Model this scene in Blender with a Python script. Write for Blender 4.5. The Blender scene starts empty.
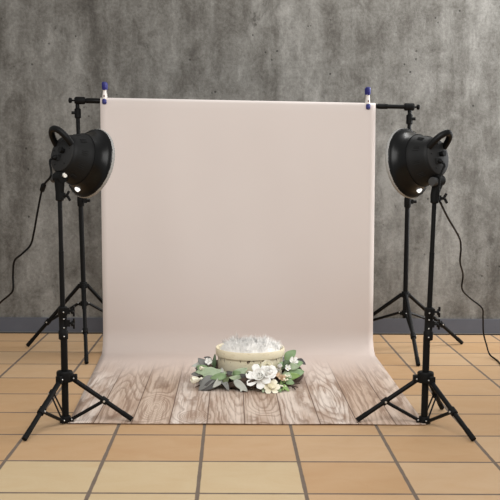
import bpy, bmesh, math, random
from mathutils import Vector, Matrix, noise
random.seed(7)
PI = math.pi
S = bpy.context.scene
COL = S.collection

# ------------------------------------------------------------------ helpers
class MB:
    """collects shapes into one mesh"""
    def __init__(self): self.v = []; self.f = []; self.s = []
    def add(self, vs, fs, smooth=True):
        o = len(self.v)
        self.v += [tuple(p) for p in vs]
        self.f += [tuple(i + o for i in f) for f in fs]
        self.s += [smooth] * len(fs)
        return self
    def box(self, c, size, M=None):
        x, y, z = [k / 2 for k in size]
        vs = [Vector((a * x, b * y, d * z)) for a in (-1, 1) for b in (-1, 1) for d in (-1, 1)]
        if M is not None: vs = [M @ p for p in vs]
        vs = [p + Vector(c) for p in vs]
        return self.add(vs, [(0, 1, 3, 2), (4, 6, 7, 5), (0, 4, 5, 1), (2, 3, 7, 6), (0, 2, 6, 4), (1, 5, 7, 3)], False)
    def tube(self, pts, r, n=12, cap=True, closed=False):
        pts = [Vector(p) for p in pts]
        rs = r if isinstance(r, (list, tuple)) else [r] * len(pts)
        N = len(pts); vs = []; fs = []; ref = None
        for i, p in enumerate(pts):
            if closed: d = pts[(i + 1) % N] - pts[i - 1]
            else: d = pts[min(i + 1, N - 1)] - pts[max(i - 1, 0)]
            d.normalize()
            if ref is None:
                ref = Vector((0, 0, 1)) if abs(d.z) < .9 else Vector((1, 0, 0))
            u = (ref - d * ref.dot(d)).normalized(); ref = u
            w = d.cross(u)
            for k in range(n):
                a = 2 * PI * k / n
                vs.append(p + (u * math.cos(a) + w * math.sin(a)) * rs[i])
        m = N if closed else N - 1
        for i in range(m):
            j = (i + 1) % N
            for k in range(n):
                l = (k + 1) % n
                fs.append((i * n + k, i * n + l, j * n + l, j * n + k))
        self.add(vs, fs)
        if cap and not closed:
            self.add(vs[:n], [tuple(range(n))[::-1]], False)
            self.add(vs[-n:], [tuple(range(n))], False)
        return self
    def lathe(self, prof, n=48, M=None, closed=False):
        """profile (r, h) turned about local +Y"""
        vs = []; fs = []
        for r, h in prof:
            for k in range(n):
                a = 2 * PI * k / n
                vs.append(Vector((r * math.cos(a), h, r * math.sin(a))))
        if M is not None: vs = [M @ p for p in vs]
        m = len(prof)
        for i in range(m if closed else m - 1):
            j = (i + 1) % m
            for k in range(n):
                l = (k + 1) % n
                fs.append((i * n + k, i * n + l, j * n + l, j * n + k))
        return self.add(vs, fs)
    def grid(self, g):
        n = len(g[0]); vs = [p for row in g for p in row]; fs = []
        for i in range(len(g) - 1):
            for k in range(n - 1):
                fs.append((i * n + k, i * n + k + 1, (i + 1) * n + k + 1, (i + 1) * n + k))
        return self.add(vs, fs)
    def ball(self, c, r, n=14, sq=(1, 1, 1), M=None):
        pr = [(max(1e-4, math.sin(PI * i / 8)), -math.cos(PI * i / 8)) for i in range(9)]
        vs0 = len(self.v)
        self.lathe(pr, n)
        for i in range(vs0, len(self.v)):
            p = Vector(self.v[i]); p = Vector((p.x * sq[0] * r, p.y * sq[1] * r, p.z * sq[2] * r))
            if M is not None: p = M @ p
            self.v[i] = tuple(p + Vector(c))
        return self
    def build(self, name, mat, parent=None, bevel=0, sharp=40, recalc=True):
        me = bpy.data.meshes.new(name)
        me.from_pydata(self.v, [], self.f); me.validate()
        bm = bmesh.new(); bm.from_mesh(me)
        bm.normal_update()
        if recalc: bmesh.ops.recalc_face_normals(bm, faces=bm.faces)
        bm.to_mesh(me); bm.free()
        for p, s in zip(me.polygons, self.s): p.use_smooth = s
        me.materials.append(mat)
        try: me.set_sharp_from_angle(angle=math.radians(sharp))
        except Exception: pass
        o = bpy.data.objects.new(name, me); COL.objects.link(o)
        if parent is not None: o.parent = parent
        if bevel:
            b = o.modifiers.new('bevel', 'BEVEL'); b.width = bevel; b.segments = 2; b.limit_method = 'ANGLE'
        return o

def axis_matrix(d):
    """rotation taking +Y to d"""
    return Vector((0, 1, 0)).rotation_difference(Vector(d).normalized()).to_matrix()

def tag(o, label, cat, group=None, kind=None):
    o['label'] = label; o['category'] = cat
    if group: o['group'] = group
    if kind: o['kind'] = kind
    return o
def structure(o, label=None, cat=None):
    o['kind'] = 'structure'
    if label: o['label'] = label
    if cat: o['category'] = cat
    return o
def empty(name, loc, rot=(0, 0, 0)):
    o = bpy.data.objects.new(name, None); COL.objects.link(o)
    o.location = loc; o.rotation_euler = rot; o.empty_display_size = .05
    return o
def copy_tree(o, parent=None):
    c = o.copy(); COL.objects.link(c)
    if parent is not None: c.parent = parent
    for ch in list(o.children): copy_tree(ch, c)
    return c

# ------------------------------------------------------------------ materials
def new_mat(name):
    m = bpy.data.materials.new(name); m.use_nodes = True
    nt = m.node_tree; b = nt.nodes['Principled BSDF']
    return m, nt, b
class NT:
    def __init__(self, nt): self.nt = nt
    def n(self, t, **kw):
        nd = self.nt.nodes.new(t)
        for k, v in kw.items():
            if k in ('operation', 'blend_type', 'data_type', 'noise_dimensions', 'feature', 'interpolation', 'wave_type', 'bands_direction'): setattr(nd, k, v)
        return nd
    def put(self, sock, v):
        if hasattr(v, 'is_output'): self.nt.links.new(v, sock)
        else: sock.default_value = v
    def math(self, op, a, b=None, c=None, clamp=False):
        nd = self.n('ShaderNodeMath', operation=op); nd.use_clamp = clamp
        self.put(nd.inputs[0], a)
        if b is not None: self.put(nd.inputs[1], b)
        if c is not None: self.put(nd.inputs[2], c)
        return nd.outputs[0]
    def noise(self, vec, scale, detail=4, rough=.5, dist=0):
        nd = self.n('ShaderNodeTexNoise')
        self.put(nd.inputs['Vector'], vec)
        nd.inputs['Scale'].default_value = scale; nd.inputs['Detail'].default_value = detail
        nd.inputs['Roughness'].default_value = rough; nd.inputs['Distortion'].default_value = dist
        return nd.outputs[0]
    def scale(self, vec, s):
        nd = self.n('ShaderNodeMapping'); self.put(nd.inputs[0], vec); nd.inputs['Scale'].default_value = s
        return nd.outputs[0]
    def ramp(self, fac, stops, interp='LINEAR'):
        nd = self.n('ShaderNodeValToRGB'); cr = nd.color_ramp; cr.interpolation = interp
        while len(cr.elements) < len(stops): cr.elements.new(.5)
        for e, (p, c) in zip(cr.elements, stops):
            e.position = p; e.color = (*c, 1) if len(c) == 3 else c
        self.put(nd.inputs[0], fac); return nd.outputs[0]
    def mix(self, fac, a, b, blend='MIX'):
        nd = self.n('ShaderNodeMix'); nd.data_type = 'RGBA'; nd.blend_type = blend
        self.put(nd.inputs[0], fac)
        for sk, v in ((nd.inputs[6], a), (nd.inputs[7], b)):
            self.put(sk, (*v, 1) if isinstance(v, tuple) and len(v) == 3 else v)
        return nd.outputs[2]
    def sep(self, vec):
        nd = self.n('ShaderNodeSeparateXYZ'); self.put(nd.inputs[0], vec); return nd.outputs
    def comb(self, x, y, z):
        nd = self.n('ShaderNodeCombineXYZ')
        for s, v in zip(nd.inputs, (x, y, z)): self.put(s, v)
        return nd.outputs[0]
    def smooth(self, v, a, b, o0=0., o1=1.):
        nd = self.n('ShaderNodeMapRange'); nd.interpolation_type = 'SMOOTHSTEP'
        self.put(nd.inputs[0], v)
        for i, k in enumerate((a, b, o0, o1)): nd.inputs[i + 1].default_value = k
        return nd.outputs[0]
    def bump(self, h, strength, dist, bsdf):
        nd = self.n('ShaderNodeBump'); nd.inputs['Strength'].default_value = strength; nd.inputs['Distance'].default_value = dist
        self.put(nd.inputs['Height'], h); self.nt.links.new(nd.outputs[0], bsdf.inputs['Normal'])

def lin(r, g, b):
    f = lambda c: (c / 255 / 12.92) if c / 255 <= .04045 else ((c / 255 + .055) / 1.055) ** 2.4
    return (f(r), f(g), f(b))

def plain(name, rgb, rough=.5, metal=0, var=.12, nscale=40, spec=.5, sub=0):
    m, nt, b = new_mat(name); T = NT(nt)
    co = T.n('ShaderNodeTexCoord').outputs['Object']
    f = T.noise(co, nscale, 3)
    c = T.mix(f, tuple(k * (1 - var) for k in rgb), tuple(min(1, k * (1 + var)) for k in rgb))
    nt.links.new(c, b.inputs['Base Color'])
    b.inputs['Roughness'].default_value = rough; b.inputs['Metallic'].default_value = metal
    b.inputs['Specular IOR Level'].default_value = spec
    if sub:
        b.inputs['Subsurface Weight'].default_value = sub
        b.inputs['Subsurface Radius'].default_value = (.01, .008, .005); b.inputs['Subsurface Scale'].default_value = .3
    return m

def concrete():
    m, nt, b = new_mat('weathered_concrete'); T = NT(nt)
    co = T.n('ShaderNodeTexCoord').outputs['Object']
    big = T.noise(T.scale(co, (1, 1, .7)), 1.7, 5, .55, .4)
    streak = T.noise(T.scale(co, (1, 1, .16)), 6.5, 6, .6, .3)
    mid = T.noise(T.scale(co, (1, 1, .7)), 9, 8, .68, .5)
    fine = T.noise(co, 55, 6, .7)
    f = T.math('ADD', T.math('MULTIPLY', big, .24), T.math('MULTIPLY', streak, .28))
    f = T.math('ADD', f, T.math('MULTIPLY', mid, .28))
    f = T.math('ADD', f, T.math('MULTIPLY', fine, .20))
    c = T.ramp(f, [(.36, lin(60, 57, 53)), (.45, lin(96, 93, 88)), (.51, lin(118, 116, 111)), (.60, lin(149, 147, 142))])
    bl = T.smooth(T.noise(T.scale(co, (1, 1, .6)), 4.2, 9, .72, .8), .56, .70)
    c = T.mix(T.math('MULTIPLY', T.math('MULTIPLY', bl, T.smooth(fine, .35, .6)), .85), c, lin(66, 63, 58))
    # small blow holes
    vo = T.n('ShaderNodeTexVoronoi'); T.put(vo.inputs['Vector'], co); vo.inputs['Scale'].default_value = 16
    pit = T.math('MULTIPLY', T.smooth(vo.outputs['Distance'], .07, .14, 1, 0), T.smooth(T.noise(co, 6, 2), .52, .6))
    c = T.mix(T.math('MULTIPLY', pit, .75), c, lin(40, 38, 36))
    nt.links.new(c, b.inputs['Base Color'])
    b.inputs['Roughness'].default_value = .85; b.inputs['Specular IOR Level'].default_value = .25
    T.bump(T.math('SUBTRACT', T.math('ADD', mid, T.math('MULTIPLY', fine, .5)), pit), .25, .01, b)
    return m

TX0, TY0, TP, TQ = -.105, 2.986, .3465, .3412
def tiles():
    m, nt, b = new_mat('terracotta_tiles'); T = NT(nt)
    co = T.n('ShaderNodeTexCoord').outputs['Object']
    x, y, z = T.sep(co)
    u = T.math('DIVIDE', T.math('SUBTRACT', x, TX0), TP); v = T.math('DIVIDE', T.math('SUBTRACT', y, TY0), TQ)
    iu = T.math('FLOOR', u); iv = T.math('FLOOR', v)
    fu = T.math('SUBTRACT', u, iu); fv = T.math('SUBTRACT', v, iv)
    wob = T.math('MULTIPLY', T.math('SUBTRACT', T.noise(co, 14, 3), .5), .012)
    du = T.math('ADD', T.math('MINIMUM', fu, T.math('SUBTRACT', 1, fu)), wob)
    dv = T.math('ADD', T.math('MINIMUM', fv, T.math('SUBTRACT', 1, fv)), wob)
    d = T.math('MINIMUM', du, dv)
    g = T.smooth(d, .014, .024, 1, 0)
    wn = T.n('ShaderNodeTexWhiteNoise'); T.put(wn.inputs['Vector'], T.comb(iu, iv, 3.3))
    r = wn.outputs['Value']
    # one batch of paler, yellower tiles laid at the front left
    front = T.math('MULTIPLY', T.math('LESS_THAN', y, TY0 + TQ - .002), T.math('LESS_THAN', u, 1.0))
    front = T.math('MULTIPLY', front, T.math('GREATER_THAN', u, -2.0))
    base = T.ramp(r, [(0, lin(194, 161, 122)), (.5, lin(199, 168, 131)), (1, lin(204, 177, 143))])
    base = T.mix(T.math('MULTIPLY', front, .85), base, lin(209, 193, 158))
    cl = T.noise(T.scale(co, (1, 1.6, 1)), 5.5, 6, .6, .6)
    c = T.mix(T.math('MULTIPLY', cl, .55), base, T.mix(1, base, lin(228, 202, 172), 'MULTIPLY'))
    grn = T.noise(co, 90, 4, .6)
    c = T.mix(T.math('MULTIPLY', grn, .22), c, lin(176, 138, 102))
    gc = T.mix(T.noise(co, 30, 3), lin(100, 87, 76), lin(122, 107, 94))
    c = T.mix(g, c, gc)
    nt.links.new(c, b.inputs['Base Color'])
    nt.links.new(T.math('ADD', T.math('MULTIPLY', g, .3), T.math('ADD', .42, T.math('MULTIPLY', cl, .2))), b.inputs['Roughness'])
    b.inputs['Specular IOR Level'].default_value = .35
    T.bump(T.math('ADD', T.math('MULTIPLY', g, -1), T.math('MULTIPLY', cl, .3)), .35, .004, b)
    return m

def backdrop_print():
    """plain dusty pink print that fades into printed white-washed planks at the front"""
    m, nt, b = new_mat('printed_backdrop'); T = NT(nt)
    uv = T.n('ShaderNodeUVMap').outputs[0]
    u, v, _ = T.sep(uv)                      # metres across, metres from the front hem
    s = T.math('DIVIDE', T.math('ADD', u, .4015), .153)
    pid = T.math('FLOOR', s); fp = T.math('SUBTRACT', s, pid)
    wn = T.n('ShaderNodeTexWhiteNoise'); T.put(wn.inputs['Vector'], T.comb(pid, 2.7, 1.1))
    r = wn.outputs['Value']; off = T.math('MULTIPLY', r, 37)
    # cathedral grain: contour lines of a stretched noise
    h = T.noise(T.comb(T.math('ADD', T.math('MULTIPLY', u, 4.2), off), T.math('MULTIPLY', v, .45), off), 1.0, 1.5, .4, .1)
    h = T.math('ADD', h, T.math('MULTIPLY', T.math('SUBTRACT', T.noise(T.comb(T.math('MULTIPLY', u, 22), T.math('MULTIPLY', v, 7), off), 1.0, 3, .6), .5), .045))
    # one big knot in the plank left of the wreath, one small one beside it
    def knot(ku, kv, a, sx, sy):
        q = T.math('ADD', T.math('POWER', T.math('DIVIDE', T.math('SUBTRACT', u, ku), sx), 2), T.math('POWER', T.math('DIVIDE', T.math('SUBTRACT', v, kv), sy), 2))
        return T.math('MULTIPLY', T.math('EXPONENT', T.math('MULTIPLY', q, -1)), a)
    kk = T.math('ADD', knot(-.325, .27, .46, .050, .20), knot(-.155, .12, .30, .05, .06))
    kk = T.math('ADD', kk, knot(.44, .45, .10, .05, .35))
    kk = T.math('ADD', kk, knot(.13, .10, .12, .06, .10))
    h2 = T.math('ADD', h, kk)
    fr = T.math('FRACT', T.math('MULTIPLY', h2, 21))
    line = T.math('ADD', T.smooth(fr, .0, .16, 1, 0), T.smooth(fr, .55, 1, 0, 1), None)
    fine = T.noise(T.comb(T.math('ADD', T.math('MULTIPLY', u, 85), off), T.math('MULTIPLY', v, 3.0), off), 1.0, 4, .6)
    blot = T.noise(T.comb(T.math('ADD', T.math('MULTIPLY', u, 10), off), T.math('MULTIPLY', v, 2.2), off), 1.0, 4, .6)
    base = T.ramp(r, [(0, lin(199, 176, 157)), (.4, lin(217, 201, 188)), (.7, lin(204, 183, 165)), (1, lin(224, 211, 200))])
    c = T.mix(T.math('MULTIPLY', T.smooth(blot, .40, .66), .75), base, lin(176, 150, 130))
    c = T.mix(T.math('MULTIPLY', line, T.math('MULTIPLY', T.smooth(blot, .3, .6, .4, .95), .68)), c, lin(126, 100, 82))
    c = T.mix(T.math('MULTIPLY', T.smooth(fine, .46, .68), .68), c, lin(136, 108, 89))
    ed = T.math('MINIMUM', fp, T.math('SUBTRACT', 1, fp))
    c = T.mix(T.smooth(ed, .02, .14, .28, 0), c, lin(140, 112, 92))
    seam = T.smooth(ed, .008, .020, 1, 0)
    c = T.mix(T.math('MULTIPLY', seam, .85), c, lin(92, 70, 57))
    pw = T.math('MULTIPLY', T.math('SUBTRACT', T.noise(T.comb(T.math('MULTIPLY', u, 6), T.math('MULTIPLY', v, 1.2), 0), 1, 3), .5), .45)
    fade = T.smooth(T.math('ADD', v, pw), .62, 1.42, 1, 0)
    soft = T.noise(T.comb(u, v, 0), 1.6, 3)
    pink = T.mix(soft, lin(219, 209, 204), lin(224, 215, 210))
    pink = T.mix(T.smooth(v, 1.25, 2.1, 1, 0), pink, lin(203, 187, 177))  # pinker print low down, also darkened to offset strong lamp light there
    c = T.mix(fade, pink, c)
    nt.links.new(c, b.inputs['Base Color'])
    b.inputs['Roughness'].default_value = .75; b.inputs['Specular IOR Level'].default_value = .2
    return m

def distressed():
    m, nt, b = new_mat('distressed_cream_paint'); T = NT(nt)
    co = T.n('ShaderNodeTexCoord').outputs['Object']
    x, y, z = T.sep(co)
    c = T.mix(T.noise(co, 18, 4), lin(233, 221, 190), lin(243, 234, 207))
    c = T.mix(T.math('MULTIPLY', T.smooth(T.noise(T.scale(co, (1, 1, 2.5)), 60, 5), .55, .7), .35), c, lin(196, 176, 136))
    # paint worn through just under the rim band
    wz = T.math('MULTIPLY', T.smooth(z, .092, .112), T.smooth(z, .117, .119, 1, 0))
    ch = T.math('MULTIPLY', T.smooth(T.noise(T.scale(co, (1, 1, .6)), 46, 4, .6), .565, .60), wz)
    c = T.mix(ch, c, lin(84, 60, 44))
    c = T.mix(T.math('MULTIPLY', T.smooth(z, .1165, .1185), T.smooth(z, .1185, .1205, 1, 0)), c, lin(150, 120, 84))
    nt.links.new(c, b.inputs['Base Color']); b.inputs['Roughness'].default_value = .7
    return m

def glow(name, strength):
    m, nt, b = new_mat(name)
    b.inputs['Base Color'].default_value = (.8, .8, .78, 1); b.inputs['Roughness'].default_value = .8
    b.inputs['Emission Color'].default_value = (1, .98, .95, 1); b.inputs['Emission Strength'].default_value = strength
    return m
def fur_mat():
    m, nt, b = new_mat('white_fur')
    d = nt.nodes.new('ShaderNodeBsdfDiffuse'); t = nt.nodes.new('ShaderNodeBsdfTranslucent'); x = nt.nodes.new('ShaderNodeMixShader')
    d.inputs[0].default_value = t.inputs[0].default_value = (.985, .955, .905, 1); x.inputs[0].default_value = .1
    nt.links.new(d.outputs[0], x.inputs[1]); nt.links.new(t.outputs[0], x.inputs[2])
    nt.links.new(x.outputs[0], nt.nodes['Material Output'].inputs[0]); nt.nodes.remove(b)
    return m

M = dict(
    wall=concrete(), floor=tiles(), sheet=backdrop_print(), paint=distressed(),
    base=plain('grey_baseboard_paint', lin(82, 85, 94), .6, var=.15, nscale=9),
    lip=plain('pale_skirting_edge', lin(104, 103, 100), .6),
    gap=plain('dark_joint', lin(34, 32, 30), .9),
    black=plain('black_tube', lin(13, 13, 13), .45, spec=.15),
    dull=plain('black_plastic', lin(14, 14, 14), .6, spec=.15),
    shell=plain('black_lamp_housing', lin(19, 19, 19), .55, spec=.18),
    plate=plain('charcoal_back_plate', lin(40, 40, 40), .6, spec=.2),
    gloss=plain('glossy_black_reflector', lin(7, 7, 7), .3, spec=.22),
    slot=plain('vent_slot', lin(8, 8, 8), .9),
    rubber=plain('rubber', lin(14, 14, 14), .8, spec=.2),
    steel=plain('bright_rivet', lin(210, 210, 208), .3, metal=.7),
    cap=plain('white_cap', lin(240, 238, 232), .5),
    knob=plain('grey_knob', lin(52, 52, 52), .5),
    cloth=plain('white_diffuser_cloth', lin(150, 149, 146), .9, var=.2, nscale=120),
    lit=glow('lit_diffuser_cloth', 1.2), leak=glow('light_through_hole', 1.1),
    blue=plain('blue_grip', lin(26, 28, 108), .5),
    white=plain('white_clip_plastic', lin(226, 220, 214), .5),
    ink=plain('printed_mark', lin(120, 80, 76), .7),
    cord=plain('cord_rubber', lin(10, 10, 10), .6, spec=.15),
    fur=fur_mat(),
    vine=plain('brown_vine', lin(74, 58, 48), .85, var=.5, nscale=60),
    sage=plain('sage_leaf', lin(174, 190, 158), .6, var=.2, nscale=30),
    green=plain('green_leaf', lin(134, 160, 116), .55, var=.25, nscale=30),
    bright=plain('bright_green_leaf', lin(146, 178, 106), .55, var=.25, nscale=40),
    deep=plain('deep_green_leaf', lin(70, 88, 58), .55, var=.25, nscale=30),
    olive=plain('olive_leaf', lin(92, 100, 66), .6, var=.25, nscale=30),
    grey=plain('grey_leaf', lin(124, 124, 120), .7, var=.25, nscale=30),
    pale=plain('pale_grey_leaf', lin(190, 192, 182), .7, var=.15, nscale=30),
    dark=plain('dark_grey_leaf', lin(84, 82, 80), .7, var=.25, nscale=30),
    petal=plain('white_petal', lin(254, 252, 247), .6, var=.04, nscale=30),
    cream=plain('cream_petal', lin(250, 244, 224), .6, var=.06, nscale=30),
    blush=plain('blush_petal', lin(228, 204, 176), .6, var=.08, nscale=30),
    stamen=plain('yellow_green_stamen', lin(206, 196, 130), .7),
)

# ------------------------------------------------------------------ setting
def slab(name, c, size, mat):
    return MB().box(c, size).build(name, mat)
structure(slab('floor', (0, 3.2, -.05), (8, 5.8, .1), M['floor']), 'square terracotta tile floor with grey grout', 'floor')
structure(slab('wall_back', (0, 6.10, 1.6), (8, .2, 3.2), M['wall']), 'weathered grey concrete back wall', 'wall')
structure(slab('baseboard_back', (0, 5.9945, .055), (8, .013, .088), M['base']), 'blue grey painted strip along the foot of the wall', 'baseboard')
structure(MB().box((0, 5.992, .0035), (8, .018, .007)).build('trim_1', M['gap']), 'dark joint between wall and floor', 'trim')
structure(MB().box((0, 5.991, .009), (8, .020, .004)).build('trim_2', M['lip']), 'pale line along the bottom of the baseboard', 'trim')

# ------------------------------------------------------------------ backdrop sheet
def backdrop():
    prof = []                                   # (y, z, v)
    yf, yb = 3.818, 5.392
    R = .13
    pts = []
    for i in range(40): pts.append((yf + (yb - R - yf) * i / 39, .003))
    for i in range(1, 13):
        a = PI / 2 * i / 12
        pts.append((yb - R + R * math.sin(a), .003 + R * (1 - math.cos(a))))
    zt = 1.392
    for i in range(1, 31): pts.append((yb, .003 + R + (zt - .003 - R) * i / 30))
    cy = 5.410; r = cy - yb
    for i in range(1, 9):
        a = PI * i / 8
        pts.append((cy - r * math.cos(a), zt + r * .9 * math.sin(a)))
    for i in range(1, 5): pts.append((cy + r, zt - .03 * i))
    v = 0; rows = []
    nx = 48
    grid = []; uvs = []
    for i, (y, z) in enumerate(pts):
        if i: v += math.dist(pts[i], pts[i - 1])
        k = min(1, max(0, (y - yf) / (yb - yf)))
        # hem corners measured at front, at the bend and at the bar
        x0 = -.657 + (-.720 + .657) * k; x1 = .790 + (.800 - .790) * k
        if y >= yb - .001:
            t = min(1, z / 1.4); x0 = -.720 + .003 * t; x1 = .801 - .015 * t
        row = []
        for j in range(nx + 1):
            s = j / nx; x = x0 + (x1 - x0) * s
            tilt = -.024 * s * (1 if z > .2 else 0) * min(1, max(0, (z - .2) / 1.1))
            dy = 0; dz = 0
            if k < .9:
                lift = .004 * max(0, 1 - (y - yf) / .10) ** 2 * (.4 + .6 * math.sin(s * 9 + 1) ** 2)
                dz = lift
            elif z > .25:
                w = min(1, (z - .25) / .4) * (1 - .7 * min(1, max(0, (z - 1.0) / .38)))
                dy = .005 * w * (math.sin(s * 13 + z * 1.2) + .6 * math.sin(s * 29 + 2 + z * 2))
                dy -= .012 * w * ((1 - s) ** 10 + s ** 14)
            row.append(Vector((x, y + dy, z + dz + tilt)))
            uvs.append((x, v))
        grid.append(row)
    mb = MB().grid(grid)
    o = mb.build('backdrop_sheet', M['sheet'], sharp=80)
    me = o.data; lay = me.uv_layers.new(name='UVMap')
    for l in me.loops: lay.data[l.index].uv = uvs[l.vertex_index]
    so = o.modifiers.new('thickness', 'SOLIDIFY'); so.thickness = .0022; so.offset = 0
    return o
tag(backdrop(), 'pale pink photo backdrop sheet with printed wooden planks, hanging and sweeping over the floor', 'backdrop')

# ------------------------------------------------------------------ stands
def leg_parts(root, hub, foot, hinge_f, brace_from, rleg, rub, two_rods=False):
    """sloping leg with foot cap, rivet and brace; all in the stand's own space"""
    hub = Vector(hub); foot = Vector(foot)
    d = (foot - hub).normalized()
    end = foot - d * .02
    leg = MB().tube([hub, end], rleg, 10).build('leg', M['black'], root)
    rb = MB().tube([end - d * .03, foot + d * .0], rleg * 1.08, 10)
    rb.build('rubber_foot', M['rubber'], leg)
    hp = hub.lerp(foot, hinge_f)
    col = MB().tube([hp - d * .014, hp + d * .014], rleg * 1.45, 10)
    side = d.cross(Vector((0, 0, 1))).normalized()
    if side.y > 0: side = -side
    col.tube([hp - side * rleg * 1.2, hp + side * rleg * 1.2], .006, 8)
    col.build('hinge', M['dull'], leg)
    MB().tube([hp + side * (rleg * 1.42), hp + side * (rleg * 1.42 + .003)], .0042, 10).build('rivet', M['steel'], leg)
    b0 = Vector(brace_from) + Vector((foot.x - hub.x, foot.y - hub.y, 0)).normalized() * .02
    br = MB()
    if two_rods:
        for q in (-1, 1): br.tube([b0 + side * .009 * q, hp + side * .007 * q], .0038, 8)
    else:
        br.tube([b0, hp], rleg * .72, 8)
    br.build('brace', M['black'], root)

def ring_block(mb, x, y, z, r, h, lugs):
    mb.tube([(x, y, z - h / 2), (x, y, z - h / 2 + .004), (x, y, z + h / 2 - .004), (x, y, z + h / 2)], [r * .9, r, r, r * .9], 18)
    for a in lugs:
        c, s = math.cos(a), math.sin(a)
        mb.box((x + c * r * 1.0, y + s * r * 1.0, z - h * .14), (r * 1.0, r * .74, h * .66), Matrix.Rotation(a, 3, 'Z'))
    return mb

def light_stand(loc, feet, top, label):
    root = empty('light_stand', loc)
    tag(root, label, 'light stand', 'tripod stands of the studio lamps')
    L = Vector(loc)
    F = [Vector(f) - L for f in feet]
    ang = [math.atan2(f.y, f.x) for f in F]
    zh, zc = .182, .0175
    MB().tube([(0, 0, .008), (0, 0, .36)], .0142, 16).build('lower_pole', M['black'], root)
    tx, ty, tz = top[0] - L.x, top[1] - L.y, top[2]
    def P(z): t = z / tz; return (tx * t, ty * t, z)
    MB().tube([P(.36), P(.70)], .0105, 16).build('middle_pole', M['black'], root)
    MB().tube([P(.69), P(tz)], .0092, 16).build('upper_pole', M['black'], root)
    hubm = ring_block(MB(), 0, 0, zh + .012, .0335, .044, ang)
    hb = hubm.build('leg_hub', M['dull'], root, bevel=.003)
    for a in ang:
        for q in (-1, 1):
            MB().ball((math.cos(a) * .038 + q * math.sin(a) * .013, math.sin(a) * .038 - q * math.cos(a) * .013, zh + .006), .0036, 8).build('rivet', M['steel'], hb)
    lcm = ring_block(MB(), 0, 0, zc, .022, .025, ang)
    lc = lcm.build('brace_collar', M['dull'], root, bevel=.003)
    for a in ang:
        for q in (-1, 1):
            MB().ball((math.cos(a) * .027 + q * math.sin(a) * .011, math.sin(a) * .027 - q * math.cos(a) * .011, zc), .0034, 8).build('rivet', M['steel'], lc)
    for i, f in enumerate(F):
        d = Vector((f.x, f.y, 0)).normalized()
        leg_parts(root, d * .034 + Vector((0, 0, zh)), f + Vector((0, 0, .0085)) + d * .003, .53, d * .008 + Vector((0, 0, zc)), .0100, None, two_rods=(i == 2))
    # clamp section: two collars, wing knobs
    cm = MB().tube([P(.345), P(.349), P(.379), P(.383), P(.442), P(.446), P(.474), P(.478)], [.017, .0195, .0195, .0165, .0165, .0195, .0195, .016], 18)
    cm.box((.018, -.006, .412), (.018, .016, .026)); cm.box((.018, -.006, .462), (.018, .016, .024))
    ck = cm.build('clamp_collar', M['dull'], root)
    for z in (.360, .395, .43, .458): MB().ball((.004, -.0190 if z in (.360, .458) else -.0165, z), .0032, 8).build('rivet', M['steel'], ck)
    for z, dx in ((.412, 1), (.462, 1)):
        kb = MB().tube([(.026, -.008, z), (.038, -.012, z)], .005, 10)
        kb.tube([(.036, -.012, z), (.044, -.014, z)], .0125, 12)
        kb.box((.044, -.014, z + .012), (.008, .012, .018)).box((.044, -.014, z - .012), (.008, .012, .018))
        kb.build('clamp_knob', M['black'], root, bevel=.002)
    return root

light_stand((-.671, 3.842, 0), [(-.780, 3.570, .001), (-.404, 3.846, .0065), (-.803, 4.075, .001)], (-.677, 3.846, .955),
            'left black tripod lamp stand with one foot on the front left corner of the backdrop')
light_stand((.789, 3.852, 0), [(.517, 3.843, .0065), (.924, 3.588, .001), (.909, 4.078, .001)], (.804, 3.856, .95),
            'right black tripod lamp stand with one foot on the front right corner of the backdrop')

def backdrop_stand(loc, feet, zhub, top, label):
    root = empty('backdrop_stand', loc)
    tag(root, label, 'backdrop stand', 'tripod stands holding up the backdrop bar')
    L = Vector(loc); F = [Vector(f) - L for f in feet]; ang = [math.atan2(f.y, f.x) for f in F]
    zc = zhub - .105
    tx, ty, tz = top[0] - L.x, top[1] - L.y, top[2]
    def P(z): t = z / tz; return (tx * t, ty * t, z)
    MB().tube([P(zc - .03), P(.84)], .0135, 16).build('lower_pole', M['black'], root)
    MB().tube([P(.84), P(tz)], .0112, 16).build('upper_pole', M['black'], root)
    hx, hy, _ = P(zhub)
    ring_block(MB(), hx, hy, zhub, .022, .034, ang).build('leg_hub', M['dull'], root, bevel=.003)
    bc = ring_block(MB(), hx, hy, zc, .019, .028, ang).build('brace_collar', M['dull'], root, bevel=.003)
    for a in ang:
        MB().ball((hx + math.cos(a) * .034, hy + math.sin(a) * .034 - .008, zc + .003), .0038, 8).build('rivet', M['steel'], bc)
    for f in F:
        d = Vector((f.x, f.y, 0)).normalized()
        o = Vector((hx, hy, 0))
        leg_parts(root, o + d * .026 + Vector((0, 0, zhub - .004)), f + Vector((0, 0, .009)) + d * .003, .60, o + d * .01 + Vector((0, 0, zc)), .0108, None)
    # collar with side knob at the top joint of the lower pole
    cm = MB().tube([P(.815), P(.82), P(.868), P(.873)], [.0155, .019, .019, .0145], 16)
    cm.box((hx + .018, hy - .006, .848), (.02, .018, .026)).build('clamp_collar', M['dull'], root)
    MB().tube([(hx + .026, hy - .008, .848), (hx + .046, hy - .012, .848)], .008, 10).build('clamp_knob', M['black'], root)
    # spigot head
    hm = MB().tube([P(tz - .075), P(tz - .07), P(tz - .025), P(tz - .02)], [.0125, .018, .018, .013], 16)
    hm.tube([P(tz - .03), P(tz + .006)], .010, 14)
    hm.build('spigot_head', M['dull'], root)
    sgn = -1 if L.x < 0 else 1
    MB().tube([(tx + sgn * .012, ty - .006, tz - .045), (tx + sgn * .032, ty - .010, tz - .045)], .0085, 10).build('clamp_knob', M['black'], root)
    return root

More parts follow.
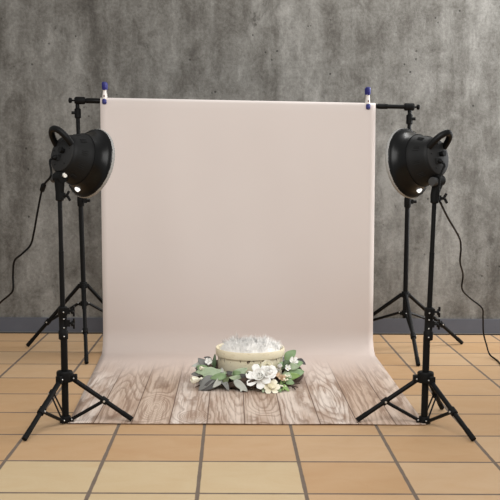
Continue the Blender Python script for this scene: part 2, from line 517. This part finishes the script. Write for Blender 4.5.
backdrop_stand((-.824, 5.415, 0), [(-1.173, 5.522, 0), (-.761, 5.025, 0), (-.537, 5.630, 0)], .375, (-.846, 5.415, 1.372),
               'black tripod stand holding up the left end of the backdrop bar')
backdrop_stand((.987, 5.437, 0), [(1.365, 5.652, 0), (.984, 5.003, 0), (.612, 5.657, 0)], .326, (.976, 5.410, 1.345),
               'black tripod stand holding up the right end of the backdrop bar')

# crossbar
cb = empty('crossbar', (.065, 5.410, 1.380))
tag(cb, 'black horizontal bar carrying the top of the backdrop', 'crossbar')
def BP(x): return (x - .065, 0, (1.391 - (x + .70) * .0155) - 1.380)
MB().tube([BP(-.83), BP(.96)], .0118, 18).build('tube', M['black'], cb)
sl = MB()
sl.tube([BP(-.80), BP(-.795), BP(-.727), BP(-.722)], [.0125, .0145, .0145, .0125], 16)
sl.build('sleeve', M['black'], cb)
MB().tube([BP(.80), BP(.805), BP(.85), BP(.855)], [.0125, .0148, .0148, .0125], 16).build('sleeve', M['black'], cb)
for x0, x1 in ((-.860, -.803), (.945, 1.000)):
    MB().tube([BP(x0), BP(x0 + .006), BP(x1 - .006), BP(x1)], [.016, .0205, .0205, .017], 18).build('end_socket', M['dull'], cb)
for x0, x1 in ((-.893, -.876), (1.014, 1.030)):
    e = MB().tube([BP(x0), BP(x0 + .004), BP(x1 - .003), BP(x1)], [.010, .0145, .0145, .011], 14)
    e.tube([BP(min(x0, x1) - (.0 if x0 < 0 else .02)), BP(x1 + (.02 if x0 < 0 else 0))], .005, 10)
    e.build('end_knob', M['dull'], cb)

# spring clips gripping the sheet over the bar
def clip(x, tilt, label, s=1.0):
    zb = 1.391 - (x + .70) * .0155
    root = empty('spring_clip', (x, 5.410, zb), (0, tilt, 0))
    tag(root, label, 'clip', 'spring clips on the backdrop bar')
    for q in (-1, 1):                           # front and rear arm
        arm = MB().tube([(0, q * .026, -.006), (0, q * .025, .012), (0, q * .019, .034), (0, q * .011, .052), (0, q * .017, .062)], [.0105, .0115, .0105, .0095, .010], 10)
        a = arm.build('arm', M['white'], root)
        a['label'] = 'white middle of the clip'
        MB().tube([(0, q * .016, .060), (0, q * .018, .066), (0, q * .024, .092), (0, q * .026, .100)], [.0105, .0135, .0135, .010], 10).build('grip', M['blue'], root)
        MB().tube([(0, q * .030, -.016), (0, q * .028, -.012), (0, q * .027, .004), (0, q * .026, .008)], [.010, .0125, .0125, .0105], 10).build('jaw', M['blue'], root)
    MB().tube([(-.010, 0, .052), (.010, 0, .052)], .010, 12).build('spring', M['steel'], root)
    MB().box((0, -.0330, .022), (.008, .002, .014)).build('printed_mark', M['ink'], root)
    return root
clip(-.694, .0, 'small blue and white clip on the top left corner of the backdrop')
clip(.744, -.005, 'small blue and white clip on the top right end of the backdrop')

# ------------------------------------------------------------------ studio lamps (local +Y points out of the front)
def studio_lamp(loc, az, tilt, label):
    root = empty('studio_lamp', loc, (-tilt, 0, az))
    tag(root, label, 'studio lamp', 'round black studio lamps')
    body = MB().lathe([(.0002, .000), (.071, .000), (.0765, .004), (.080, .012), (.089, .040), (.099, .066), (.1045, .078), (.1045, .085), (.0002, .085)], 56)
    bo = body.build('housing', M['shell'], root, sharp=35)
    pl = MB().lathe([(.0002, -.006), (.066, -.006), (.0705, -.003), (.0705, .0005), (.0002, .0005)], 48).build('back_plate', M['plate'], root)
    kn = MB().tube([(.012, -.005, .010), (.012, -.016, .010), (.012, -.016, .010), (.012, -.026, .010)], [.010, .010, .0125, .0115], 16)
    kn.build('switch_knob', M['black'], pl)
    so = MB().box((-.017, -.011, -.018), (.028, .008, .020)).build('socket', M['slot'], pl)
    for a in range(5):
        t = a * 2 * PI / 5 + .4
        MB().ball((.052 * math.cos(t), -.0065, .052 * math.sin(t)), .0032, 8).build('screw', M['slot'], pl)
    # vents: groups of three slots round the side
    for g in range(10):
        a0 = g * 2 * PI / 10 + .16
        vb = MB()
        for k in range(3):
            a = a0 + (k - 1) * .085
            r = .0896
            R3 = Matrix.Rotation(-a, 3, 'Y')
            vb.box(R3 @ Vector((r, .042, 0)), (.004, .026, .0028), R3 @ Matrix.Rotation(-.30, 3, 'Z'))
        vb.build('vent', M['slot'], root)
    # reflector dish
    rf = MB().lathe([(.100, 0.0770), (.1065, 0.0770), (.1085, 0.0850), (.112, 0.1010), (.121, 0.1210), (.129, 0.1290), (.137, 0.1330), (.1395, 0.1370), (.1395, 0.1430), (.135, 0.1430), (.117, 0.1210), (.107, 0.1010), (.100, 0.0870)], 72, closed=True)
    rfo = rf.build('reflector', M['gloss'], root, sharp=30)
    # white diffuser cap with gathered elastic edge
    n = 144; prof = [(.1403, 0.1355), (.1416, 0.1390), (.1414, 0.1460), (.138, 0.1510), (.126, 0.1580), (.09, 0.1640), (.045, 0.1670), (.0005, 0.1680)]
    vs = []; fs = []
    for i, (r, h) in enumerate(prof):
        for k in range(n):
            rr = r + (.0016 if k % 2 else 0) * (1 if i < 4 else .2)
            hh = h + (.0008 * math.sin(k * .9) + .0006 * math.sin(k * 2.3) if i == 0 else 0)
            a = 2 * PI * k / n; vs.append((rr * math.cos(a), hh, rr * math.sin(a)))
    for i in range(len(prof) - 1):
        for k in range(n):
            l = (k + 1) % n; fs.append((i * n + k, i * n + l, (i + 1) * n + l, (i + 1) * n + k))
    cut = 4 * n                                 # the skirt round the rim, then the lit front
    df = MB().add(vs[4 * n:], [tuple(q - cut for q in f) for f in fs if min(f) >= cut]).build('diffuser', M['lit'], root, sharp=80)
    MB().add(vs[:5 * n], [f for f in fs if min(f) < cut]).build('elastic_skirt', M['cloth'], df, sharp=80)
    # umbrella hole: a short white sleeve through the dish wall underneath
    base = Vector((0, .106, -.1125))
    MB().tube([base + Vector((0, .004, .004)), base + Vector((0, -.006, -.0065))], .0105, 16).build('umbrella_hole', M['leak'], rfo)
    # carrying handle: loop standing out of the plate, backwards and up
    def hp(s):
        w = .050 * math.cos(s); e = math.sin(s)
        return Vector((w * (1 - .08 * e) - .002, -.001 - .058 * max(0, e) ** .9, .038 + .046 * max(0, e) ** .9))
    MB().tube([hp(PI * i / 28) for i in range(29)], .0128, 14).build('handle', M['black'], root)
    # tilting bracket below the housing
    br = MB()
    br.box((0, .018, -.083), (.034, .044, .018))
    br.tube([(-.020, .010, -.092), (.020, .010, -.092)], .022, 20)
    bk = br.build('tilt_bracket', M['dull'], root, bevel=.003)
    br2 = MB().tube([(-.021, .010, -.096), (-.021, .010, -.0965)], .001, 6)
    kb = MB().tube([(-.020, .010, -.096), (-.040, .010, -.096), (-.044, .010, -.096)], [.0165, .0185, .0165], 22)
    kb.build('tilt_knob', M['knob'], bk)
    MB().tube([(.0195, .014, -.082), (.0265, .014, -.082)], .0095, 18).build('bolt_cap', M['cap'], bk)
    return root
LZ = math.radians(44)
lampL = studio_lamp((-.664, 3.852, 1.083), -LZ, math.radians(15), 'round black studio lamp on the left stand, facing right towards the backdrop')
lampR = copy_tree(lampL)
lampR.location = (.812, 3.862, 1.076); lampR.rotation_euler = (-math.radians(10), 0, LZ)
lampR['label'] = 'round black studio lamp on the right stand, facing left towards the backdrop'

# lamp sockets (swivel holders) belong to the lamps and grip the stand tops
def holder(lamp, top, flip):
    mw = Matrix.LocRotScale(lamp.location, lamp.rotation_euler, None)
    inv = mw.inverted()
    tx, ty, tz = top
    h = MB()
    p0 = mw @ Vector((0, .010, -.100))
    h.tube([(p0.x, p0.y, p0.z), (p0.x * .5 + tx * .5, p0.y * .5 + ty * .5, tz - .004), (tx, ty, tz - .030), (tx, ty, tz - .062), (tx, ty, tz - .066)], [.020, .0195, .017, .017, .013], 18)
    h.box((tx + .012, ty - .008, tz - .045), (.022, .02, .022))
    h.v = [tuple(inv @ Vector(p)) for p in h.v]
    ho = h.build('stand_socket', M['dull'], lamp)
    w = MB()
    w.tube([(tx + .014, ty - .012, tz - .046), (tx + .036, ty - .022, tz - .046)], .006, 10)
    w.box((tx + .036, ty - .022, tz - .036), (.010, .008, .022), Matrix.Rotation(.5, 3, 'Y'))
    w.box((tx + .040, ty - .022, tz - .056), (.010, .008, .020), Matrix.Rotation(-.5, 3, 'Y'))
    w.v = [tuple(inv @ Vector(p)) for p in w.v]
    w.build('wing_screw', M['black'], ho, bevel=.0015)
holder(lampL, (-.677, 3.846, .965), 0)
holder(lampR, (.804, 3.856, .960), 1)

# power cords
def spline(pts, n=6):
    P = [Vector(p) for p in pts]; out = []
    for i in range(len(P) - 1):
        a, b, c, d = P[max(i - 1, 0)], P[i], P[i + 1], P[min(i + 2, len(P) - 1)]
        for k in range(n):
            t = k / n
            out.append(.5 * ((2 * b) + (c - a) * t + (2 * a - 5 * b + 4 * c - d) * t * t + (3 * b - a - 3 * c + d) * t ** 3))
    out.append(P[-1]); return out
def cord(lamp, pts, label, switch=None):
    mw = Matrix.LocRotScale(lamp.location, lamp.rotation_euler, None)
    s0 = mw @ Vector((-.017, -.016, -.018)); s1 = mw @ Vector((-.018, -.030, -.026)); s2 = mw @ Vector((-.019, -.038, -.042))
    root = empty('power_cord', s0)
    tag(root, label, 'cord', 'power cords of the studio lamps')
    off = lambda L: [Vector(p) - s0 for p in L]
    MB().tube(off(spline([s1 - (s1 - s2) * .2, s2] + pts)), .0044, 8).build('cable', M['cord'], root)
    MB().tube(off([s0, s0.lerp(s1, .6), s1]), [.010, .0095, .006], 12).build('plug', M['cord'], root)
    if switch:
        a, b = switch
        MB().tube(off([a, Vector(a).lerp(Vector(b), .15), Vector(a).lerp(Vector(b), .85), b]), [.006, .0105, .0105, .006], 10).build('inline_switch', M['cord'], root)
    return root
cord(lampL, [(-.697, 3.78, 1.000), (-.743, 3.85, .953), (-.775, 3.90, .861), (-.803, 3.95, .769), (-.829, 4.0, .712), (-.865, 4.0, .675), (-.908, 4.05, .641), (-.927, 4.1, .576), (-.929, 4.1, .512), (-.967, 4.15, .475), (-1.01, 4.2, .442), (-1.153, 4.4, .311), (-1.35, 4.6, .14), (-1.5, 4.75, .01), (-1.8, 4.9, .0045), (-2.4, 5.0, .0045)],
     'thin black cord with an inline switch hanging from the left lamp', ((-.7365, 3.84, .966), (-.7505, 3.862, .936)))
cord(lampR, [(.812, 3.805, 1.000), (.808, 3.80, .950), (.808, 3.802, .918), (.822, 3.82, .894), (.892, 4.0, .829), (1.01, 4.3, .73), (1.044, 4.4, .673), (1.066, 4.5, .60), (1.13, 4.7, .517), (1.152, 4.8, .436), (1.243, 5.0, .364), (1.333, 5.1, .298), (1.367, 5.2, .229), (1.391, 5.27, .135), (1.412, 5.28, .07), (1.425, 5.25, .018), (1.440, 5.16, .0045), (1.43, 5.0, .0045), (1.463, 4.898, .0045), (1.6, 4.75, .0045), (1.9, 4.7, .0045)],
     'thin black cord hanging from the right lamp down to the floor tiles')

# ------------------------------------------------------------------ bowl, fur, wreath
CX, CY = .094, 4.66
SZ = .0045
bowl = empty('wooden_bowl', (CX, CY, SZ))
tag(bowl, 'round cream painted wooden bowl with worn paint, standing inside the flower wreath', 'bowl')
Mz = Matrix.Rotation(PI / 2, 3, 'X')            # lathe axis up
MB().lathe([(.0002, .0), (.148, .0), (.151, .004), (.1555, .119), (.1555, .149), (.1545, .1495), (.1525, .147), (.149, .020), (.0002, .018)], 72, Mz).build('body', M['paint'], bowl)
MB().lathe([(.1556, .119), (.1625, .119), (.1640, .122), (.1650, .150), (.1630, .1545), (.1590, .1540), (.1575, .151), (.1556, .148)], 72, Mz, closed=True).build('rim_band', M['paint'], bowl)

bowl.scale = (1.02, 1.02, 1.045)
def fur():
    mb = MB()
    def hz(x, y):
        r = math.hypot(x, y) / .149
        e = max(0, 1 - r ** 4)
        return .128 + .034 * e ** .45 + .026 * noise.noise(Vector((x * 20 + 3, y * 20, 4.1))) * e
    n = 72; g = []
    for i in range(24):
        rr = .1495 * i / 23 + .0005
        row = []
        for k in range(n + 1):
            a = 2 * PI * (k % n) / n; x, y = rr * math.cos(a), rr * math.sin(a)
            e = max(0, 1 - (rr / .150) ** 4)
            z = hz(x, y) + e * (.012 * noise.noise(Vector((x * 60, y * 60, 1))) + .006 * noise.noise(Vector((x * 150, y * 150, 2))))
            row.append(Vector((x, y, z)))
        g.append(row)
    mb.grid(g[::-1])
    rnd = random.Random(3)
    tufts = [(rnd.uniform(-.12, .12), rnd.uniform(-.12, .12), rnd.uniform(0, 2 * PI)) for _ in range(40)]
    for i in range(2100):
        a = rnd.uniform(0, 2 * PI); r = .143 * math.sqrt(rnd.random())
        x, y = r * math.cos(a), r * math.sin(a)
        t = min(tufts, key=lambda q: (q[0] - x) ** 2 + (q[1] - y) ** 2)
        dx = math.cos(t[2]) * .5 + rnd.gauss(0, .35); dy = math.sin(t[2]) * .5 + rnd.gauss(0, .35)
        if r > .118: dx -= x / r * .3; dy -= y / r * .3
        d = Vector((dx, dy, .75 + rnd.random() * .5)).normalized()
        L = rnd.uniform(.014, .052) * (1 + .5 * noise.noise(Vector((x * 25, y * 25, 9)))); w = .0012
        p = Vector((x, y, hz(x, y) - .004))
        s = Vector((1, rnd.gauss(0, .45), rnd.gauss(0, .1))).normalized() * w
        if s.cross(d).y > 0: s = -s              # broad side of each tuft turned outwards
        m1 = p + d * L * .55; tip = p + d * L + Vector((dx, dy, -.5)) * L * .25
        tip.z = max(tip.z, .158 if math.hypot(tip.x, tip.y) > .138 else .12)
        q = math.hypot(tip.x, tip.y)
        if q > .150: tip.x *= .150 / q; tip.y *= .150 / q
        mb.add([p - s, p + s, m1 + s * .8, m1 - s * .8, tip], [(0, 1, 2, 3), (3, 2, 4)])
    o = mb.build('fur_filling', M['fur'], sharp=180, recalc=False)
    me = o.data
    for pl in me.polygons: pl.use_smooth = True
    me.normals_split_custom_set_from_vertices([(Vector((v.co.x * 2.2, v.co.y * 2.2, .55)) + Vector((noise.noise(v.co * 70), noise.noise(v.co * 70 + Vector((9, 0, 0))), 0)) * .35).normalized() for v in me.vertices])
    o.location = (CX, CY, SZ); o.scale = (1.02, 1.02, 1.045)
    return o
tag(fur(), 'fluffy white faux fur heaped inside the cream bowl', 'fur')

wr = empty('flower_wreath', (CX, CY, SZ))
tag(wr, 'wreath of white flowers, sage leaves and brown vine lying around the bowl', 'wreath')
WO = Vector((CX, CY, SZ))
# twisted vine ring
rv = random.Random(11)
for k in range(9):
    ph = rv.uniform(0, 2 * PI); tw = rv.choice([5, 6, 7]); pts = []
    ra = .024 + .011 * rv.random(); q0 = rv.uniform(0, 2 * PI)
    for i in range(90):
        a = 2 * PI * i / 90
        q = tw * a + q0
        r = .224 + ra * math.cos(q) + .004 * math.sin(3 * a + ph)
        pts.append((r * math.cos(a), r * math.sin(a), .0335 + ra * .85 * math.sin(q) * .9 + .0015 * math.sin(7 * a)))
    MB().tube(pts, .0068 + .0035 * rv.random(), 8, closed=True).build('vine', M['vine'], wr)
for a, b in (((.289, 4.44, .016), (.300, 4.41, .010)), ((.235, 4.455, .02), (.315, 4.452, .012)), ((.26, 4.5, .02), (.325, 4.47, .026)), ((-.10, 4.50, .02), (-.165, 4.45, .012)), ((.03, 4.43, .012), (.07, 4.415, .010))):
    MB().tube([Vector(a) - WO, Vector(a).lerp(Vector(b), .5) - WO + Vector((0, 0, .004)), Vector(b) - WO], [.005, .0042, .0022], 7).build('twig', M['vine'], wr)

def leaf(base, tip, w, mat, roll=0, bow=.18, fold=.25, name='leaf', parent=None):
    b = Vector(base) - WO; t = Vector(tip) - WO
    b.z = max(b.z, .012); t.z = max(t.z, .004)
    ax = t - b; L = ax.length; d = ax.normalized()
    view = Vector((0, -1, .55)).normalized()
    nrm = (view - d * view.dot(d))
    if nrm.length < .05: nrm = Vector((0, 0, 1)) - d * d.z
    nrm.normalize(); nrm.rotate(Matrix.Rotation(roll, 3, d))
    side = d.cross(nrm).normalized()
    g = []; N = 12
    for i in range(N + 1):
        s = i / N
        wd = w * .5 * (math.sin(PI * min(1, s ** .8)) ** .75 if 0 < s < 1 else 0) + .0006
        c = b + ax * s + nrm * (L * bow * math.sin(PI * s) - L * bow * .6 * s * s)
        row = []
        for j in range(-3, 4):
            q = j / 3
            rip = .06 * w * math.sin(s * 11 + j) * abs(q)
            row.append(c + side * wd * q + nrm * (fold * wd * (abs(q)) ** 1.3 * .6 + rip - .0))
        g.append([Vector((p.x, p.y, max(p.z, .0015))) for p in row])
    o = MB().grid(g).build(name, mat, parent or wr, sharp=180)
    md = o.modifiers.new('thickness', 'SOLIDIFY'); md.thickness = .0009
    return o
rl = random.Random(5)
LEAVES = [
((-0.037, 4.5, 0.055),(-0.169, 4.5, 0.078),0.048,'sage'),
((-0.018, 4.5, 0.069),(-0.144, 4.47, 0.041),0.045,'sage'),
((-0.069, 4.47, 0.056),(-0.148, 4.40, 0.010),0.048,'grey'),
((-0.036, 4.46, 0.058),(-0.082, 4.40, 0.022),0.03,'pale'),
((-0.091, 4.62, 0.103),(-0.13, 4.62, 0.122),0.02,'dark'),
((-0.114, 4.58, 0.076),(-0.158, 4.6, 0.121),0.04,'grey'),
((-0.08, 4.55, 0.078),(-0.076, 4.56, 0.149),0.018,'deep'),
((0.001, 4.47, 0.042),(0.076, 4.46, 0.102),0.045,'sage'),
((0.072, 4.45, 0.051),(-0.008, 4.42, 0.065),0.028,'sage'),
((0.03, 4.48, 0.045),(-0.018, 4.47, 0.083),0.035,'dark'),
((0.015, 4.42, 0.052),(0.078, 4.375, 0.010),0.034,'pale'),
((-0.018, 4.46, 0.063),(-0.027, 4.40, 0.029),0.028,'olive'),
((0.060, 4.41, 0.030),(0.046, 4.372, 0.004),0.018,'pale'),
((0.133, 4.47, 0.071),(0.128, 4.47, 0.119),0.024,'green'),
((0.263, 4.62, 0.104),(0.316, 4.63, 0.156),0.048,'green'),
((0.291, 4.6, 0.108),(0.242, 4.54, 0.082),0.03,'deep'),
((0.285, 4.58, 0.078),(0.347, 4.58, 0.107),0.04,'green'),
((0.267, 4.52, 0.046),(0.352, 4.54, 0.072),0.046,'green'),
((0.316, 4.62, 0.109),(0.365, 4.62, 0.089),0.026,'dark'),
((0.28, 4.5, 0.065),(0.231, 4.43, 0.030),0.032,'bright'),
((0.246, 4.48, 0.055),(0.328, 4.48, 0.063),0.034,'bright'),
((0.146, 4.43, 0.050),(0.181, 4.375, 0.010),0.04,'pale'),
((0.257, 4.6, 0.083),(0.229, 4.52, 0.112),0.026,'green'),
((-0.099, 4.52, 0.069),(-0.166, 4.54, 0.094),0.036,'green'),
((-0.069, 4.46, 0.044),(-0.115, 4.40, 0.012),0.034,'grey'),
((0.09, 4.45, 0.042),(0.043, 4.43, 0.080),0.03,'dark'),
((0.044, 4.47, 0.057),(0.1, 4.45, 0.068),0.03,'sage'),
((0.255, 4.44, 0.041),(0.297, 4.43, 0.036),0.03,'green'),
((-0.131, 4.5, 0.064),(-0.189, 4.52, 0.059),0.026,'grey'),
((0.211, 4.43, 0.033),(0.255, 4.39, 0.010),0.022,'olive'),
((-0.109, 4.57, 0.088),(-0.132, 4.53, 0.067),0.026,'olive'),
((-0.041, 4.43, 0.044),(-0.008, 4.39, 0.012),0.026,'grey')]
LEAVES += [
((-0.06, 4.44, .040), (-.135, 4.40, .006), .040, 'dark'), ((-.09, 4.46, .050), (-.150, 4.44, .030), .036, 'grey'),
((-.02, 4.45, .066), (-.095, 4.43, .060), .034, 'green'), ((-.06, 4.50, .072), (-.13, 4.47, .062), .030, 'sage'),
((.01, 4.46, .070), (.045, 4.43, .088), .030, 'green'), ((.10, 4.44, .066), (.075, 4.42, .090), .022, 'deep'),
((.20, 4.42, .03), (.232, 4.37, .004), .024, 'green'), ((.25, 4.46, .075), (.285, 4.44, .060), .026, 'sage'),
((.275, 4.54, .09), (.325, 4.52, .098), .034, 'sage'), ((.15, 4.41, .03), (.15, 4.365, .004), .022, 'sage'),
((-.115, 4.55, .07), (-.17, 4.53, .085), .030, 'dark'), ((.24, 4.42, .03), (.27, 4.385, .006), .018, 'bright')]
for b, t, w, c in LEAVES: leaf(b, t, w, M[c], rl.uniform(-.35, .35), rl.uniform(.06, .2))
for i in range(20):                              # round the back and sides
    a = rl.uniform(-.25 * PI, 1.25 * PI)
    r0 = .19 + rl.uniform(0, .03); a2 = a + rl.uniform(-.35, .35); r1 = r0 + rl.uniform(.03, .07)
    b = (CX + r0 * math.cos(a), CY + r0 * math.sin(a), .055 + SZ)
    t = (CX + r1 * math.cos(a2), CY + r1 * math.sin(a2), rl.uniform(.03, .085))
    leaf(b, t, rl.uniform(.025, .045), M[rl.choice(['sage', 'green', 'grey', 'deep', 'pale'])], rl.uniform(-.5, .5))

def petal_mesh(L, w, cup, curl, Mx, o):
    g = []; N = 8
    for i in range(N + 1):
        s = i / N
        wd = w * .5 * (.12 + .88 * s ** .7) * max(.0, 1 - s ** 5) ** .5 + .0004
        row = []
        for j in range(-3, 4):
            q = j / 3
            p = Vector((wd * q, L * s, cup * L * (s * s) - curl * L * s ** 4 + cup * .5 * wd * q * q * 1.6))
            row.append(Mx @ p + o)
        g.append(row)
    return MB().grid(g)
def frame(face):
    z = Vector(face).normalized()
    x = Vector((1, 0, 0)) - z * z.x; x.normalize(); y = z.cross(x)
    return Matrix((x, y, z)).transposed()
def flower(name, c, face, layers, mat, heart=None, seed=0, lab=None):
    """layers: (count, length, width, opening angle, cup, curl)"""
    rr = random.Random(seed); Fm = frame(face); o = Vector(c) - WO
    core = MB().ball(o - (Fm @ Vector((0, 0, .003))), .008 if heart is None else heart[0], 12, (1, 1, 1)).build(name, mat if heart is None else heart[1], wr)
    if lab: core['label'] = lab
    ph = 0
    for n, L, w, op, cup, curl in layers:
        ph += .5
        for k in range(n):
            a = 2 * PI * (k + ph) / n + rr.uniform(-.12, .12)
            Mx = Fm @ Matrix.Rotation(a, 3, 'Z') @ Matrix.Rotation(op + rr.uniform(-.12, .12), 3, 'X')
            ll = L * rr.uniform(.9, 1.08)
            b = o + Mx @ Vector((0, .003, 0))
            p = petal_mesh(ll, w * rr.uniform(.92, 1.1), cup, curl, Mx, b)
            p.v = [(x, y, max(z, .002)) for x, y, z in p.v]
            q = p.build('petal', mat, core, sharp=180)
            md = q.modifiers.new('thickness', 'SOLIDIFY'); md.thickness = .0008
    return core
flower('magnolia', (.137, 4.415, .064), (-.25, -1, .9), [(7, .066, .050, .20, .26, .16), (6, .048, .044, .60, .36, .08), (5, .034, .034, 1.0, .4, 0)], M['petal'], (.010, M['stamen']), 1, 'large open white flower')
flower('rose', (.176, 4.425, .077), (.1, -1, 1.0), [(6, .046, .046, .45, .35, .15), (6, .040, .040, .85, .40, .1), (5, .031, .032, 1.12, .40, 0), (4, .022, .024, 1.3, .35, 0)], M['petal'], None, 2, 'round white rose')
flower('magnolia', (.186, 4.388, .022), (.25, -1, .8), [(6, .042, .036, .30, .28, .2), (5, .030, .028, .75, .38, .05)], M['cream'], (.008, M['stamen']), 3, 'cream flower low at the front')
flower('rose', (.172, 4.468, .106), (0, -1, .5), [(6, .034, .034, .55, .4, .1), (5, .026, .028, .95, .4, 0), (4, .018, .02, 1.3, .3, 0)], M['cream'], None, 4, 'cream rose against the bowl')
flower('rosebud', (.226, 4.49, .092), (.2, -1, .9), [(4, .030, .026, 1.0, .4, .05), (4, .024, .02, 1.3, .35, 0)], M['petal'], None, 5, 'white rosebud')
flower('blossom', (.298, 4.565, .111), (.3, -1, .7), [(5, .024, .022, .4, .35, .1), (4, .016, .016, .9, .35, 0)], M['petal'], (.005, M['stamen']), 6, 'small white blossom at the right')
flower('blossom', (.270, 4.52, .086), (.2, -1, .7), [(5, .018, .016, .5, .35, .1)], M['petal'], (.005, M['stamen']), 7, 'tiny white blossom')
flower('blossom', (.240, 4.44, .056), (.1, -1, .6), [(5, .022, .018, .6, .35, .1), (4, .015, .014, 1.0, .35, 0)], M['blush'], None, 8, 'blush blossom')
flower('blossom', (.222, 4.45, .066), (-.2, -1, .8), [(5, .017, .014, .7, .35, .1)], M['blush'], None, 9, 'blush blossom')
flower('rosebud', (-.140, 4.455, .050), (-1, -.45, -.05), [(5, .046, .036, 1.05, .35, .05), (4, .036, .026, 1.3, .3, 0)], M['cream'], None, 10, 'cream bud pointing left')
flower('blossom', (-.103, 4.575, .106), (-.3, -1, .6), [(5, .022, .020, .5, .35, .1), (3, .014, .014, 1.0, .35, 0)], M['petal'], None, 12, 'small white blossom at the left')
flower('rosebud', (-.124, 4.505, .088), (-.7, -.6, .3), [(4, .026, .020, 1.1, .35, .05), (3, .020, .015, 1.35, .3, 0)], M['cream'], None, 13, 'small cream bud')
# berry sprigs
for bx, by, bz in ((.233, 4.392, .012), (.222, 4.40, .028), (.246, 4.405, .024), (.207, 4.392, .016), (.255, 4.425, .052), (.262, 4.44, .066)):
    b = Vector((bx, by, bz)) - WO
    st = MB().tube([b + Vector((-.005, .04, .02)), b + Vector((0, .02, .012)), b], [.0018, .0016, .0014], 6).build('sprig', M['deep'], wr)
    for q in ((0, 0, 0), (.009, -.003, .004), (-.007, -.004, .006)):
        MB().ball(b + Vector(q), .0048, 10).build('berry', M['cream'] if bz > .02 else M['bright'], st)

# ------------------------------------------------------------------ light
W = bpy.data.worlds.new('room_light'); S.world = W; W.use_nodes = True
bg = W.node_tree.nodes['Background']; bg.inputs[0].default_value = (1, .995, .985, 1); bg.inputs[1].default_value = .50
def area(name, loc, target, sx, sy, power, color=(1, 1, 1)):
    l = bpy.data.lights.new(name, 'AREA'); l.shape = 'RECTANGLE'; l.size = sx; l.size_y = sy; l.energy = power; l.color = color
    o = bpy.data.objects.new(name, l); COL.objects.link(o); o.location = loc
    o.rotation_euler = (Vector(target) - Vector(loc)).to_track_quat('-Z', 'Y').to_euler()
    return o
area('ceiling_lamp', (.3, 1.5, 2.75), (.1, 5.0, .5), 2.6, 1.8, 84, (1, .985, .965))
wfill = area('right_wall_fill', (2.9, 5.62, 1.7), (.3, 6.05, 1.45), .5, 2.2, 54, (.98, .99, 1))  # added fill, no window known here; grazes the wall brighter towards the right
wfill.data.spread = math.radians(120)
area('top_wall_fill', (1.0, 5.62, 3.05), (.75, 6.02, 1.5), 1.2, .25, 22, (1, .99, .97))  # added unseen fill, no known fitting; lifts the wall's top centre and right

# ------------------------------------------------------------------ camera
cam = bpy.data.cameras.new('camera'); co = bpy.data.objects.new('camera', cam); COL.objects.link(co)
F, PY = 970., 300.
pitch = math.atan((PY - 168) / F)
cam.sensor_width = 36; cam.sensor_fit = 'HORIZONTAL'; cam.lens = F / 500 * 36
cam.shift_x = 19 / 500; cam.shift_y = 50 / 500
roll = math.radians(.2)
co.matrix_world = Matrix.Translation((0, 0, 1.03)) @ Matrix.Rotation(PI / 2 - pitch, 4, 'X') @ Matrix.Rotation(roll, 4, 'Z')
cam.clip_start = .05; cam.clip_end = 100
S.camera = co
S.view_settings.view_transform = 'Standard'; S.view_settings.look = 'None'
S.view_settings.gamma = 1; S.view_settings.exposure = 0
try: S.view_settings.use_curve_mapping = False
except Exception: pass
